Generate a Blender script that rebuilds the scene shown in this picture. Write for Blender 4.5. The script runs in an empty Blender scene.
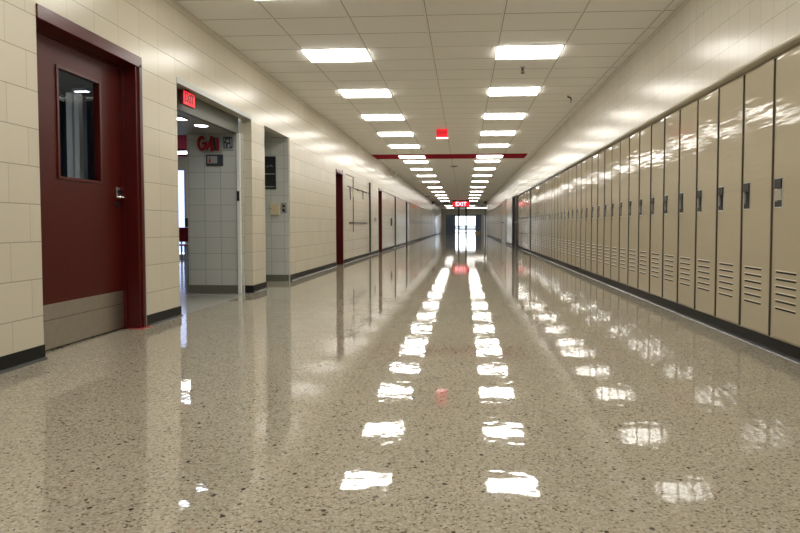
import bpy, bmesh, math, random
from mathutils import Vector, Matrix
random.seed(5)
S = bpy.context.scene
C = S.collection
R = math.radians
CAMH = 0.827
CEIL = 2.857
XL, XW, XF = -2.6, 1.978, 2.030      # left wall, right upper wall, right locker face
LTOP = 1.968                          # top of the locker wells

# ------------------------------------------------------------------ materials
def nmat(name):
    m = bpy.data.materials.new(name); m.use_nodes = True
    nt = m.node_tree; b = nt.nodes['Principled BSDF']
    return m, nt, b
def N(nt, t, **kw):
    n = nt.nodes.new(t)
    for k, v in kw.items(): setattr(n, k, v)
    return n
def L(nt, a, b): nt.links.new(a, b)
def plain(name, col, rough=0.5, metal=0.0, var=0.04, bump=0.0, scale=60, coat=0.0, spec=0.5):
    m, nt, b = nmat(name)
    tc = N(nt, 'ShaderNodeTexCoord'); no = N(nt, 'ShaderNodeTexNoise'); no.inputs['Scale'].default_value = scale
    L(nt, tc.outputs['Object'], no.inputs['Vector'])
    mx = N(nt, 'ShaderNodeMix', data_type='RGBA')
    mx.inputs[6].default_value = tuple(c*(1-var) for c in col)+(1,)
    mx.inputs[7].default_value = tuple(min(1, c*(1+var)) for c in col)+(1,)
    L(nt, no.outputs['Fac'], mx.inputs[0]); L(nt, mx.outputs[2], b.inputs['Base Color'])
    b.inputs['Roughness'].default_value = rough; b.inputs['Metallic'].default_value = metal
    b.inputs['Coat Weight'].default_value = coat; b.inputs['Coat Roughness'].default_value = 0.05
    b.inputs['Specular IOR Level'].default_value = spec
    if bump:
        bp = N(nt, 'ShaderNodeBump'); bp.inputs['Strength'].default_value = bump; bp.inputs['Distance'].default_value = 0.002
        L(nt, no.outputs['Fac'], bp.inputs['Height']); L(nt, bp.outputs['Normal'], b.inputs['Normal'])
    return m
def emit(name, col, st):
    m, nt, b = nmat(name)
    b.inputs['Base Color'].default_value = (*col, 1); b.inputs['Emission Color'].default_value = (*col, 1)
    b.inputs['Emission Strength'].default_value = st; b.inputs['Roughness'].default_value = 0.5
    return m
def block_mat(name, col, mortar, bw, rh, z0, offset=0.0, rough=0.22, msize=0.004, u0=0.0, grain=1.0, mdepth=0.5, head=0.4):
    m, nt, b = nmat(name)
    g = N(nt, 'ShaderNodeNewGeometry'); sp = N(nt, 'ShaderNodeSeparateXYZ'); L(nt, g.outputs['Position'], sp.inputs[0])
    ad = N(nt, 'ShaderNodeMath', operation='ADD'); L(nt, sp.outputs[0], ad.inputs[0]); L(nt, sp.outputs[1], ad.inputs[1])
    a2 = N(nt, 'ShaderNodeMath', operation='ADD'); L(nt, ad.outputs[0], a2.inputs[0]); a2.inputs[1].default_value = 100*bw-u0
    a3 = N(nt, 'ShaderNodeMath', operation='ADD'); L(nt, sp.outputs[2], a3.inputs[0]); a3.inputs[1].default_value = 10*rh-z0
    cb = N(nt, 'ShaderNodeCombineXYZ'); L(nt, a2.outputs[0], cb.inputs[0]); L(nt, a3.outputs[0], cb.inputs[1])
    br = N(nt, 'ShaderNodeTexBrick'); br.offset = offset; br.offset_frequency = 2; br.squash = 1.0
    L(nt, cb.outputs[0], br.inputs['Vector'])
    br.inputs['Color1'].default_value = (*col, 1); br.inputs['Color2'].default_value = (*[c*0.95 for c in col], 1)
    br.inputs['Mortar'].default_value = (*mortar, 1); br.inputs['Scale'].default_value = 1
    br.inputs['Mortar Size'].default_value = msize; br.inputs['Mortar Smooth'].default_value = 0.3
    br.inputs['Brick Width'].default_value = bw; br.inputs['Row Height'].default_value = rh
    f1 = N(nt, 'ShaderNodeMath', operation='MODULO'); L(nt, a3.outputs[0], f1.inputs[0]); f1.inputs[1].default_value = rh
    f2 = N(nt, 'ShaderNodeMath', operation='SUBTRACT'); L(nt, f1.outputs[0], f2.inputs[0]); f2.inputs[1].default_value = rh/2
    f3 = N(nt, 'ShaderNodeMath', operation='ABSOLUTE'); L(nt, f2.outputs[0], f3.inputs[0])
    f4 = N(nt, 'ShaderNodeMath', operation='GREATER_THAN'); L(nt, f3.outputs[0], f4.inputs[0]); f4.inputs[1].default_value = rh/2-msize*1.6
    f5 = N(nt, 'ShaderNodeMath', operation='MULTIPLY_ADD'); L(nt, f4.outputs[0], f5.inputs[0]); f5.inputs[1].default_value = 1-head; f5.inputs[2].default_value = head  # horizontal joints painted darker than vertical ones for their thin shadow
    f6 = N(nt, 'ShaderNodeMath', operation='MULTIPLY'); L(nt, br.outputs['Fac'], f6.inputs[0]); L(nt, f5.outputs[0], f6.inputs[1])
    br.inputs['Mortar'].default_value = (*[c*0.97 for c in col], 1)
    mxj = N(nt, 'ShaderNodeMix', data_type='RGBA'); L(nt, f6.outputs[0], mxj.inputs[0]); L(nt, br.outputs['Color'], mxj.inputs[6]); mxj.inputs[7].default_value = (*mortar, 1)
    L(nt, mxj.outputs[2], b.inputs['Base Color'])
    no = N(nt, 'ShaderNodeTexNoise'); no.inputs['Scale'].default_value = 110; no.inputs['Detail'].default_value = 4
    L(nt, g.outputs['Position'], no.inputs['Vector'])
    n2 = N(nt, 'ShaderNodeTexNoise'); n2.inputs['Scale'].default_value = 3.0; L(nt, g.outputs['Position'], n2.inputs['Vector'])
    b1 = N(nt, 'ShaderNodeBump'); b1.inputs['Strength'].default_value = mdepth; b1.inputs['Distance'].default_value = 0.004; b1.invert = True
    L(nt, f6.outputs[0], b1.inputs['Height'])
    b2 = N(nt, 'ShaderNodeBump'); b2.inputs['Strength'].default_value = 0.35*grain; b2.inputs['Distance'].default_value = 0.0015
    L(nt, no.outputs['Fac'], b2.inputs['Height']); L(nt, b1.outputs['Normal'], b2.inputs['Normal'])
    b3 = N(nt, 'ShaderNodeBump'); b3.inputs['Strength'].default_value = 0.25; b3.inputs['Distance'].default_value = 0.01
    L(nt, n2.outputs['Fac'], b3.inputs['Height']); L(nt, b2.outputs['Normal'], b3.inputs['Normal'])
    L(nt, b3.outputs['Normal'], b.inputs['Normal'])
    b.inputs['Roughness'].default_value = rough; b.inputs['Specular IOR Level'].default_value = 0.3
    return m

CREAM = (0.59, 0.545, 0.435)
M = {}
M['wall_run'] = block_mat('cream_block_running', CREAM, (0.34, 0.31, 0.24), 0.30, 0.2285, 0.045, 0.5, rough=0.4, msize=0.0035, u0=0.57)
M['wall'] = block_mat('cream_block', CREAM, (0.36, 0.33, 0.26), 0.27, 0.2285, 0.045, 0.0, rough=0.24, msize=0.003, u0=2.0, grain=0.7)
M['wall_r'] = block_mat('cream_tile_right', (0.57, 0.53, 0.44), (0.36, 0.33, 0.27), 0.149, 0.214, 2.16, 0.0, rough=0.22, msize=0.0024, grain=1.0, mdepth=0.35, head=0.6)
M['gray_tile'] = block_mat('gray_tile', (0.52, 0.54, 0.51), (0.25, 0.255, 0.23), 0.200, 0.199, 0.09, 0.0, rough=0.3, msize=0.003, u0=3.23, grain=0.5, head=1.0)
M['soffit'] = plain('cream_gloss_soffit', (0.52, 0.475, 0.375), 0.10, var=0.03, scale=3)
M['cream_plain'] = plain('cream_paint', (0.56, 0.52, 0.42), 0.35)
M['base'] = plain('black_rubber_base', (0.008, 0.008, 0.007), 0.5, spec=0.3)
M['toe'] = plain('grey_base_toe', (0.05, 0.05, 0.05), 0.25)
M['graybase'] = plain('grey_base', (0.13, 0.13, 0.105), 0.4)
M['maroon'] = plain('maroon_paint', (0.070, 0.005, 0.005), 0.28, var=0.1, bump=0.25, scale=90)
M['maroon_wood'] = plain('maroon_door_paint', (0.066, 0.0055, 0.004), 0.35, var=0.12, bump=0.1, scale=30, spec=0.3)
M['redband'] = plain('red_ceiling_paint', (0.32, 0.008, 0.022), 0.8, spec=0.05)
M['steel'] = plain('brushed_steel', (0.44, 0.41, 0.36), 0.42, 1.0, var=0.1, scale=25)
M['chrome'] = plain('chrome', (0.75, 0.75, 0.74), 0.18, 1.0)
M['alu'] = plain('aluminium', (0.55, 0.55, 0.55), 0.35, 0.6)
M['dark'] = plain('dark_metal', (0.012, 0.012, 0.014), 0.35)
M['gap'] = plain('dark_gap', (0.008, 0.007, 0.005), 0.8)
M['seam'] = plain('brown_seam', (0.075, 0.062, 0.042), 0.6)
M['darkframe'] = plain('dark_bronze_frame', (0.03, 0.028, 0.03), 0.3)
M['greyframe'] = plain('grey_header', (0.13, 0.135, 0.115), 0.45)
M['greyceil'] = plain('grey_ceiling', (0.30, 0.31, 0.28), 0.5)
M['white'] = plain('white_paint', (0.75, 0.75, 0.72), 0.4)
M['red'] = plain('bright_red_plastic', (0.42, 0.012, 0.02), 0.3)
M['redsign'] = plain('sign_red', (0.30, 0.012, 0.014), 0.35)
M['redwall'] = plain('red_wall_paint', (0.32, 0.03, 0.05), 0.5)
M['bluegray'] = plain('blue_grey_paint', (0.15, 0.18, 0.22), 0.4)
M['curtain'] = plain('curtain_blue_grey', (0.035, 0.045, 0.065), 0.8)
M['enddoor'] = plain('blue_grey_end_panel', (0.10, 0.14, 0.24), 0.35)
M['slate'] = plain('slate_plaque', (0.035, 0.037, 0.05), 0.35)
M['silverpaint'] = plain('silver_paint', (0.36, 0.38, 0.36), 0.35, 0.3)
M['black'] = plain('black_paint', (0.012, 0.014, 0.02), 0.3)
M['beigebox'] = plain('beige_plastic', (0.58, 0.50, 0.33), 0.4)
M['yellow'] = plain('yellow_paper', (0.75, 0.50, 0.10), 0.6)
M['cardboard'] = plain('cardboard', (0.36, 0.25, 0.15), 0.8)
M['orange'] = plain('orange_paper', (0.75, 0.16, 0.03), 0.6)
M['beigedoor'] = plain('beige_grey_door', (0.36, 0.32, 0.25), 0.3)
M['vestfloor'] = plain('pale_grey_floor', (0.36, 0.36, 0.32), 0.12, var=0.08, scale=120)
M['bluefloor'] = plain('blue_grey_floor', (0.20, 0.22, 0.28), 0.12, var=0.06, scale=20)
M['pave'] = plain('pale_pavement', (0.6, 0.6, 0.6), 0.8)
M['hedge'] = plain('distant_grey', (0.3, 0.32, 0.34), 0.9)
M['light'] = emit('light_diffuser', (1.0, 0.965, 0.90), 12.5)
M['dimlight'] = emit('dim_added_light', (0.8, 0.9, 1.0), 5.0)  # glow of the lights added in the office
M['blulight'] = emit('cool_downlight', (0.80, 0.88, 1.0), 9.0)
M['exitred'] = emit('exit_glow_red', (0.85, 0.015, 0.03), 0.7)
M['exitpink'] = emit('exit_glow_pink', (1.0, 0.50, 0.55), 2.2)
M['exitdark'] = plain('exit_dark_red', (0.10, 0.004, 0.006), 0.4)
M['windowlit'] = emit('daylight_window', (0.55, 0.66, 1.0), 1.3)

# lockers: glossy beige enamel with slightly wavy sheet metal
def locker_mat():
    m, nt, b = nmat('beige_locker_enamel')
    g = N(nt, 'ShaderNodeNewGeometry')
    mp = N(nt, 'ShaderNodeMapping'); mp.inputs['Scale'].default_value = (1, 2.2, 16); L(nt, g.outputs['Position'], mp.inputs[0])
    no = N(nt, 'ShaderNodeTexNoise'); no.inputs['Scale'].default_value = 1.6; no.inputs['Detail'].default_value = 1; L(nt, mp.outputs[0], no.inputs['Vector'])
    n2 = N(nt, 'ShaderNodeTexNoise'); n2.inputs['Scale'].default_value = 300; L(nt, g.outputs['Position'], n2.inputs['Vector'])
    b1 = N(nt, 'ShaderNodeBump'); b1.inputs['Strength'].default_value = 0.35; b1.inputs['Distance'].default_value = 0.0045; L(nt, no.outputs['Fac'], b1.inputs['Height'])
    b2 = N(nt, 'ShaderNodeBump'); b2.inputs['Strength'].default_value = 0.10; b2.inputs['Distance'].default_value = 0.0008; L(nt, n2.outputs['Fac'], b2.inputs['Height'])
    L(nt, b1.outputs['Normal'], b2.inputs['Normal']); L(nt, b2.outputs['Normal'], b.inputs['Normal'])
    b.inputs['Base Color'].default_value = (0.43, 0.375, 0.27, 1); b.inputs['Roughness'].default_value = 0.05
    b.inputs['IOR'].default_value = 1.5
    return m
M['locker'] = locker_mat()
M['locker_far'] = plain('beige_locker_matte', (0.50, 0.44, 0.33), 0.35, spec=0.2)

def floor_mat():
    m, nt, b = nmat('terrazzo')
    g = N(nt, 'ShaderNodeNewGeometry')
    v = N(nt, 'ShaderNodeTexVoronoi'); v.inputs['Scale'].default_value = 150; L(nt, g.outputs['Position'], v.inputs['Vector'])
    sp = N(nt, 'ShaderNodeSeparateXYZ'); L(nt, v.outputs['Color'], sp.inputs[0])
    cr = N(nt, 'ShaderNodeValToRGB'); e = cr.color_ramp; e.interpolation = 'CONSTANT'
    e.elements[0].position = 0; e.elements[0].color = (0.12, 0.09, 0.06, 1)
    e.elements[1].position = 0.035; e.elements[1].color = (0.22, 0.19, 0.145, 1)
    for p, c in ((0.12, (0.305, 0.270, 0.203, 1)), (0.35, (0.35, 0.316, 0.243, 1)), (0.65, (0.39, 0.356, 0.28, 1)), (0.9, (0.445, 0.41, 0.33, 1))):
        k = e.elements.new(p); k.color = c
    L(nt, sp.outputs[0], cr.inputs[0])
    # larger rare dark chips
    v2 = N(nt, 'ShaderNodeTexVoronoi'); v2.inputs['Scale'].default_value = 42; L(nt, g.outputs['Position'], v2.inputs['Vector'])
    s2 = N(nt, 'ShaderNodeSeparateXYZ'); L(nt, v2.outputs['Color'], s2.inputs[0])
    lt = N(nt, 'ShaderNodeMath', operation='LESS_THAN'); L(nt, s2.outputs[1], lt.inputs[0]); lt.inputs[1].default_value = 0.04
    l3 = N(nt, 'ShaderNodeMath', operation='LESS_THAN'); L(nt, v2.outputs['Distance'], l3.inputs[0]); l3.inputs[1].default_value = 0.30
    ml = N(nt, 'ShaderNodeMath', operation='MULTIPLY'); L(nt, lt.outputs[0], ml.inputs[0]); L(nt, l3.outputs[0], ml.inputs[1])
    mx = N(nt, 'ShaderNodeMix', data_type='RGBA'); L(nt, ml.outputs[0], mx.inputs[0]); L(nt, cr.outputs[0], mx.inputs[6]); mx.inputs[7].default_value = (0.05, 0.035, 0.028, 1)
    n1 = N(nt, 'ShaderNodeTexNoise'); n1.inputs['Scale'].default_value = 1.1; n1.inputs['Detail'].default_value = 3; L(nt, g.outputs['Position'], n1.inputs['Vector'])
    mr = N(nt, 'ShaderNodeMapRange'); mr.inputs[3].default_value = 0.90; mr.inputs[4].default_value = 1.10; L(nt, n1.outputs['Fac'], mr.inputs[0])
    hs = N(nt, 'ShaderNodeHueSaturation'); L(nt, mx.outputs[2], hs.inputs['Color']); L(nt, mr.outputs[0], hs.inputs['Value'])
    L(nt, hs.outputs[0], b.inputs['Base Color'])
    # wax: small ripples and long swells
    n3 = N(nt, 'ShaderNodeTexNoise'); n3.inputs['Scale'].default_value = 9; n3.inputs['Detail'].default_value = 2; L(nt, g.outputs['Position'], n3.inputs['Vector'])
    n4 = N(nt, 'ShaderNodeTexNoise'); n4.inputs['Scale'].default_value = 55; n4.inputs['Detail'].default_value = 2; L(nt, g.outputs['Position'], n4.inputs['Vector'])
    b1 = N(nt, 'ShaderNodeBump'); b1.inputs['Strength'].default_value = 0.5; b1.inputs['Distance'].default_value = 0.0014; L(nt, n3.outputs['Fac'], b1.inputs['Height'])
    b2 = N(nt, 'ShaderNodeBump'); b2.inputs['Strength'].default_value = 0.5; b2.inputs['Distance'].default_value = 0.00008; L(nt, n4.outputs['Fac'], b2.inputs['Height'])
    L(nt, b1.outputs['Normal'], b2.inputs['Normal']); L(nt, b2.outputs['Normal'], b.inputs['Normal'])
    b.inputs['Roughness'].default_value = 0.03; b.inputs['IOR'].default_value = 1.62
    return m
M['floor'] = floor_mat()

TW, TD, TX0, TY0 = 0.748, 0.4667, -1.870, 6.30
def ceil_mat():
    m, nt, b = nmat('acoustic_ceiling_tiles')
    g = N(nt, 'ShaderNodeNewGeometry'); sp = N(nt, 'ShaderNodeSeparateXYZ'); L(nt, g.outputs['Position'], sp.inputs[0])
    def band(o, period, off, hw):
        a = N(nt, 'ShaderNodeMath', operation='ADD'); L(nt, o, a.inputs[0]); a.inputs[1].default_value = 200*period-off+period/2
        f = N(nt, 'ShaderNodeMath', operation='MODULO'); L(nt, a.outputs[0], f.inputs[0]); f.inputs[1].default_value = period
        s = N(nt, 'ShaderNodeMath', operation='SUBTRACT'); L(nt, f.outputs[0], s.inputs[0]); s.inputs[1].default_value = period/2
        ab = N(nt, 'ShaderNodeMath', operation='ABSOLUTE'); L(nt, s.outputs[0], ab.inputs[0])
        l = N(nt, 'ShaderNodeMath', operation='LESS_THAN'); L(nt, ab.outputs[0], l.inputs[0]); l.inputs[1].default_value = hw
        return l.outputs[0]
    x1 = band(sp.outputs[0], TW, TX0, 0.012); x2 = band(sp.outputs[0], TW, TX0+0.014, 0.003); y1 = band(sp.outputs[1], TD, TY0, 0.005)  # y1: thin shadows across the tile rows, painted into the colour
    no = N(nt, 'ShaderNodeTexNoise'); no.inputs['Scale'].default_value = 2.5; L(nt, g.outputs['Position'], no.inputs['Vector'])
    c0 = N(nt, 'ShaderNodeMix', data_type='RGBA'); L(nt, no.outputs['Fac'], c0.inputs[0])
    c0.inputs[6].default_value = (0.88, 0.865, 0.82, 1); c0.inputs[7].default_value = (0.91, 0.895, 0.85, 1)
    def over(fac, base, col):
        x = N(nt, 'ShaderNodeMix', data_type='RGBA'); L(nt, fac, x.inputs[0]); L(nt, base, x.inputs[6]); x.inputs[7].default_value = (*col, 1); return x.outputs[2]
    c = over(y1, c0.outputs[2], (0.30, 0.28, 0.24)); c = over(x1, c, (0.85, 0.84, 0.79)); c = over(x2, c, (0.22, 0.20, 0.17))
    L(nt, c, b.inputs['Base Color']); b.inputs['Roughness'].default_value = 0.75
    n2 = N(nt, 'ShaderNodeTexNoise'); n2.inputs['Scale'].default_value = 120; L(nt, g.outputs['Position'], n2.inputs['Vector'])
    bp = N(nt, 'ShaderNodeBump'); bp.inputs['Strength'].default_value = 0.25; bp.inputs['Distance'].default_value = 0.002
    L(nt, n2.outputs['Fac'], bp.inputs['Height']); L(nt, bp.outputs['Normal'], b.inputs['Normal'])
    return m
M['ceiling'] = ceil_mat()
def glass_mat(name, tint=(1, 1, 1)):
    m, nt, b = nmat(name)
    b.inputs['Base Color'].default_value = (*tint, 1); b.inputs['Transmission Weight'].default_value = 1.0
    b.inputs['Roughness'].default_value = 0.0; b.inputs['IOR'].default_value = 1.45
    return m
M['doorglass'] = glass_mat('door_glass'); M['doorglass'].node_tree.nodes['Principled BSDF'].inputs['IOR'].default_value = 1.05
M['glass'] = glass_mat('window_glass'); M['tintglass'] = glass_mat('tinted_glass', (0.7, 0.78, 0.85))

# ------------------------------------------------------------------ mesh helpers
class MB:
    def __init__(s): s.bm = bmesh.new()
    def box(s, x0, x1, y0, y1, z0, z1, mi=0, bev=0.0, seg=2):
        x0, x1 = sorted((x0, x1)); y0, y1 = sorted((y0, y1)); z0, z1 = sorted((z0, z1))
        t = bmesh.new(); vs = [t.verts.new((x, y, z)) for x in (x0, x1) for y in (y0, y1) for z in (z0, z1)]
        for f in ((0,1,3,2),(4,6,7,5),(0,4,5,1),(2,3,7,6),(0,2,6,4),(1,5,7,3)): t.faces.new([vs[i] for i in f])
        if bev: bmesh.ops.bevel(t, geom=t.edges[:], offset=bev, segments=seg, affect='EDGES', profile=0.5)
        s._add(t, mi); return s
    def cyl(s, c, r, h, axis='Z', mi=0, seg=24, r2=None):
        t = bmesh.new(); bmesh.ops.create_cone(t, cap_ends=True, segments=seg, radius1=r, radius2=r if r2 is None else r2, depth=h)
        rot = {'Z': Matrix(), 'X': Matrix.Rotation(R(90), 4, 'Y'), 'Y': Matrix.Rotation(R(-90), 4, 'X')}[axis]
        bmesh.ops.transform(t, matrix=Matrix.Translation(c) @ rot, verts=t.verts); s._add(t, mi); return s
    def ring(s, c, R_, r, axis='Y', mi=0, seg=28, k=8):
        t = bmesh.new(); g = []
        for i in range(seg):
            a = 2*math.pi*i/seg; row = []
            for j in range(k):
                b = 2*math.pi*j/k; q = R_+r*math.cos(b); row.append(t.verts.new((q*math.cos(a), r*math.sin(b), q*math.sin(a))))
            g.append(row)
        for i in range(seg):
            for j in range(k): t.faces.new((g[i][j], g[i][(j+1)%k], g[(i+1)%seg][(j+1)%k], g[(i+1)%seg][j]))
        rot = Matrix() if axis == 'Y' else (Matrix.Rotation(R(90), 4, 'X') if axis == 'Z' else Matrix.Rotation(R(90), 4, 'Z'))
        bmesh.ops.transform(t, matrix=Matrix.Translation(c) @ rot, verts=t.verts); s._add(t, mi); return s
    def tube(s, pts, r, mi=0, seg=10):
        t = bmesh.new(); rows = []
        pts = [Vector(p) for p in pts]
        for i, p in enumerate(pts):
            d = (pts[min(i+1, len(pts)-1)]-pts[max(i-1, 0)]).normalized(); q = d.to_track_quat('Z', 'Y')
            rows.append([t.verts.new(p+q @ Vector((r*math.cos(2*math.pi*k/seg), r*math.sin(2*math.pi*k/seg), 0))) for k in range(seg)])
        for a, b in zip(rows, rows[1:]):
            for k in range(seg): t.faces.new((a[k], a[(k+1)%seg], b[(k+1)%seg], b[k]))
        t.faces.new(rows[0][::-1]); t.faces.new(rows[-1]); s._add(t, mi); return s
    def prism(s, pts, y0, y1, mi=0, plane='XZ'):
        """closed outline in XZ (or YZ) pushed along the third axis"""
        t = bmesh.new()
        f = (lambda a, b, d: (a, d, b)) if plane == 'XZ' else (lambda a, b, d: (d, a, b))
        A = [t.verts.new(f(a, b, y0)) for a, b in pts]; B = [t.verts.new(f(a, b, y1)) for a, b in pts]
        n = len(pts)
        for i in range(n): t.faces.new((A[i], A[(i+1)%n], B[(i+1)%n], B[i]))
        t.faces.new(A[::-1]); t.faces.new(B); bmesh.ops.recalc_face_normals(t, faces=t.faces[:]); s._add(t, mi); return s
    def _add(s, t, mi):
        bmesh.ops.recalc_face_normals(t, faces=t.faces[:])
        for f in t.faces: f.material_index = mi
        me = bpy.data.meshes.new('tmp'); t.to_mesh(me); t.free(); s.bm.from_mesh(me); bpy.data.meshes.remove(me)
    def build(s, name, mats, parent=None, origin=None, smooth=False, local=False):
        me = bpy.data.meshes.new(name)
        o = Vector(origin) if origin else Vector((0, 0, 0))
        if parent is not None and not local: o = parent_world(parent)
        if o.length and not local: bmesh.ops.translate(s.bm, verts=s.bm.verts[:], vec=-o)
        s.bm.to_mesh(me); s.bm.free()
        for m in (mats if isinstance(mats, (list, tuple)) else [mats]): me.materials.append(m)
        if smooth:
            for p in me.polygons: p.use_smooth = True
        ob = bpy.data.objects.new(name, me); C.objects.link(ob)
        if parent is not None: ob.parent = parent
        elif not local: ob.location = o
        return ob
def parent_world(p):
    v = Vector((0, 0, 0))
    while p is not None: v += p.location; p = p.parent
    return v
def tag(o, label, cat, group=None, kind=None):
    if label: o['label'] = label
    if cat: o['category'] = cat
    if group: o['group'] = group
    if kind: o['kind'] = kind
    return o
def thing(name, label, cat, loc=(0, 0, 0), group=None):
    o = bpy.data.objects.new(name, None); C.objects.link(o); o.location = loc; o.empty_display_size = 0.1
    return tag(o, label, cat, group)
def struct(name, mb, mats):
    o = mb.build(name, mats); o['kind'] = 'structure'; return o
def dup(root, loc, label=None, group=None):
    r = root.copy(); C.objects.link(r); r.location = loc
    if label: r['label'] = label
    if group: r['group'] = group
    for ch in list(root.children):
        c = ch.copy(); C.objects.link(c); c.parent = r
        if ch.name.startswith('door'): c.rotation_euler = (0, random.uniform(-0.0012, 0.0012), random.uniform(-0.006, 0.006))   # doors hang a hair out of line
        for g in ch.children:
            d = g.copy(); C.objects.link(d); d.parent = c
    return r
def text_part(txt, size, depth, mat, parent, center, facing, name='lettering', sx=1.0):
    """extruded lettering centred at a world point; facing '-Y' or '+X'"""
    cu = bpy.data.curves.new('t', 'FONT'); cu.body = txt; cu.size = size; cu.extrude = depth/2; cu.align_x = 'CENTER'; cu.align_y = 'CENTER'; cu.offset = size*0.012
    ob = bpy.data.objects.new('t', cu); C.objects.link(ob)
    dg = bpy.context.evaluated_depsgraph_get(); dg.update()
    me = bpy.data.meshes.new_from_object(ob.evaluated_get(dg)); bpy.data.objects.remove(ob)
    me.materials.clear(); me.materials.append(mat); me.name = name
    m = Matrix.Diagonal((sx, 1, 1, 1)); m = Matrix.Rotation(R(90), 4, 'X') @ m
    if facing == '+X': m = Matrix.Rotation(R(90), 4, 'Z') @ m
    me.transform(m)
    o = bpy.data.objects.new(name, me); C.objects.link(o); o.parent = parent; o.location = Vector(center)-parent_world(parent)
    return o
ONES = ['', 'first', 'second', 'third', 'fourth', 'fifth', 'sixth', 'seventh', 'eighth', 'ninth', 'tenth', 'eleventh', 'twelfth', 'thirteenth', 'fourteenth',
        'fifteenth', 'sixteenth', 'seventeenth', 'eighteenth', 'nineteenth', 'twentieth']
def ordw(n):
    if n <= 20: return ONES[n]
    if n == 30: return 'thirtieth'
    if n == 40: return 'fortieth'
    return {2: 'twenty', 3: 'thirty', 4: 'forty'}[n//10] + '-' + ONES[n % 10]

YB = -7.0         # back end of the corridor
YR_END = 47.6     # where the right wall stops at the far lobby
YE = 67.0         # end doors

# ------------------------------------------------------------------ setting
struct('floor', MB().box(-2.6, 2.6, 2.7, YE, -0.1, 0), M['floor'])
# slab raised slightly close to the viewer, shaped to shift the reflected lights
def swell():
    t = bmesh.new(); ys = [2.7-0.05*i for i in range(60)]+[-1.0, -3.0, -5.0, YB]
    rows = []
    for y in ys:
        d = min(max(2.7-y, 0.0), 1.4); z = 0.5*0.0215*d*d if y > 1.3 else 0.5*0.0215*1.4*1.4*max(0, min(1, (y+3)/4.3))**2*(3-2*max(0, min(1, (y+3)/4.3)))
        rows.append([t.verts.new((x, y, z)) for x in (-2.6, 0, 2.6)])
    for a, b in zip(rows, rows[1:]):
        for k in (0, 1): t.faces.new((a[k], a[k+1], b[k+1], b[k]))
    lo = [[t.verts.new((x, y, -0.1)) for x in (-2.6, 2.6)] for y in (2.7, YB)]
    t.faces.new((lo[0][0], lo[1][0], lo[1][1], lo[0][1]))
    mb = MB(); mb._add(t, 0); o = mb.build('floor', M['floor'], smooth=True); o['kind'] = 'structure'
swell()
struct('floor', MB().box(2.6, 9, YR_END, YE, -0.1, 0), M['floor'])
struct('floor', MB().box(-2.95, -2.6, 3.2, 4.5, -0.1, 0).box(-2.85, -2.6, 8.3, YE, -0.1, 0), M['floor'])
struct('floor', MB().box(-3.35, -2.6, 6.75, 8.3, -0.1, 0), M['floor'])
struct('floor', MB().box(-3.6, -2.6, 4.5, 6.75, -0.1, 0.0), M['vestfloor'])
struct('floor', MB().box(-9.2, -3.6, 4.7, 13.6, -0.1, 0.0).box(-3.6, -3.35, 6.75, 13.6, -0.1, 0.0), M['bluefloor'])
struct('ceiling', MB().box(-2.75, 2.6, YB, YE, CEIL, CEIL+0.1), M['ceiling'])
struct('ceiling', MB().box(2.6, 9, YR_END, YE, CEIL, CEIL+0.1), M['ceiling'])

HD = 2.14
# left wall: near length in running bond, then piers, headers and long stretches
D1a, D1b = 3.255, 4.33       # red door opening
P1 = 4.90                    # north end of first pier
P2a, P2b = 6.66, 7.10        # second pier
P3 = 8.13
wl = MB().box(XL-0.14, XL, YB, D1a, 0, CEIL)
struct('wall_left', wl, M['wall_run'])
wl = MB()
wl.box(XL-0.14, XL, D1a, D1b, 2.18, CEIL)
wl.box(XL-0.14, XL, D1b, P1, 0, CEIL)
wl.box(XL-0.14, XL, P1, P2a, HD, CEIL)
wl.box(XL-0.14, XL, P2a, P2b, 0, CEIL)
wl.box(XL-0.14, XL, P2b, P3, HD, CEIL)
doors_left = [(11.12, 11.74), (16.75, 17.40), (24.75, 25.35)]
y = P3
for a, b in doors_left:
    wl.box(XL-0.2, XL, y, a, 0, CEIL); wl.box(XL-0.2, XL, a, b, 1.99, CEIL); y = b
LL0, LL1 = 26.0, 50.8
wl.box(XL-0.2, XL, y, LL0, 0, CEIL)
wl.box(XL-0.2, XL, LL0, LL1, LTOP, CEIL)
wl.box(XL-0.2, XL, LL1, YE, 0, CEIL)
wl.box(XL-0.55, XL-0.5, LL0, LL1, 0, LTOP)
struct('wall_left', wl, M['wall'])
struct('trim_1', MB().box(XL-0.2, XL-0.001, LL0, LL1, LTOP-0.012, LTOP), M['soffit'])
# tiled recess walls
struct('wall_recess', MB().box(-3.385, -2.70, 6.60, 6.655, 0, 1.95), M['gray_tile'])
struct('wall_recess', MB().box(-3.35, XL-0.012, P3-0.02, P3+0.15, 0, HD), M['gray_tile'])
struct('wall_recess', MB().box(-3.35, -3.30, 7.0, P3-0.02, 0, HD), M['gray_tile'])
struct('wall_recess', MB().box(-3.385, XL-0.14, 6.66, 7.0, 0, 2.3), M['gray_tile'])
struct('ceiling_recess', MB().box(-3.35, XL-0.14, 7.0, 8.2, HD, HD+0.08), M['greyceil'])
struct('ceiling_vestibule', MB().box(-4.9, XL-0.19, P1-0.2, 6.66, 1.95, 2.0), M['greyceil'])
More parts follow.
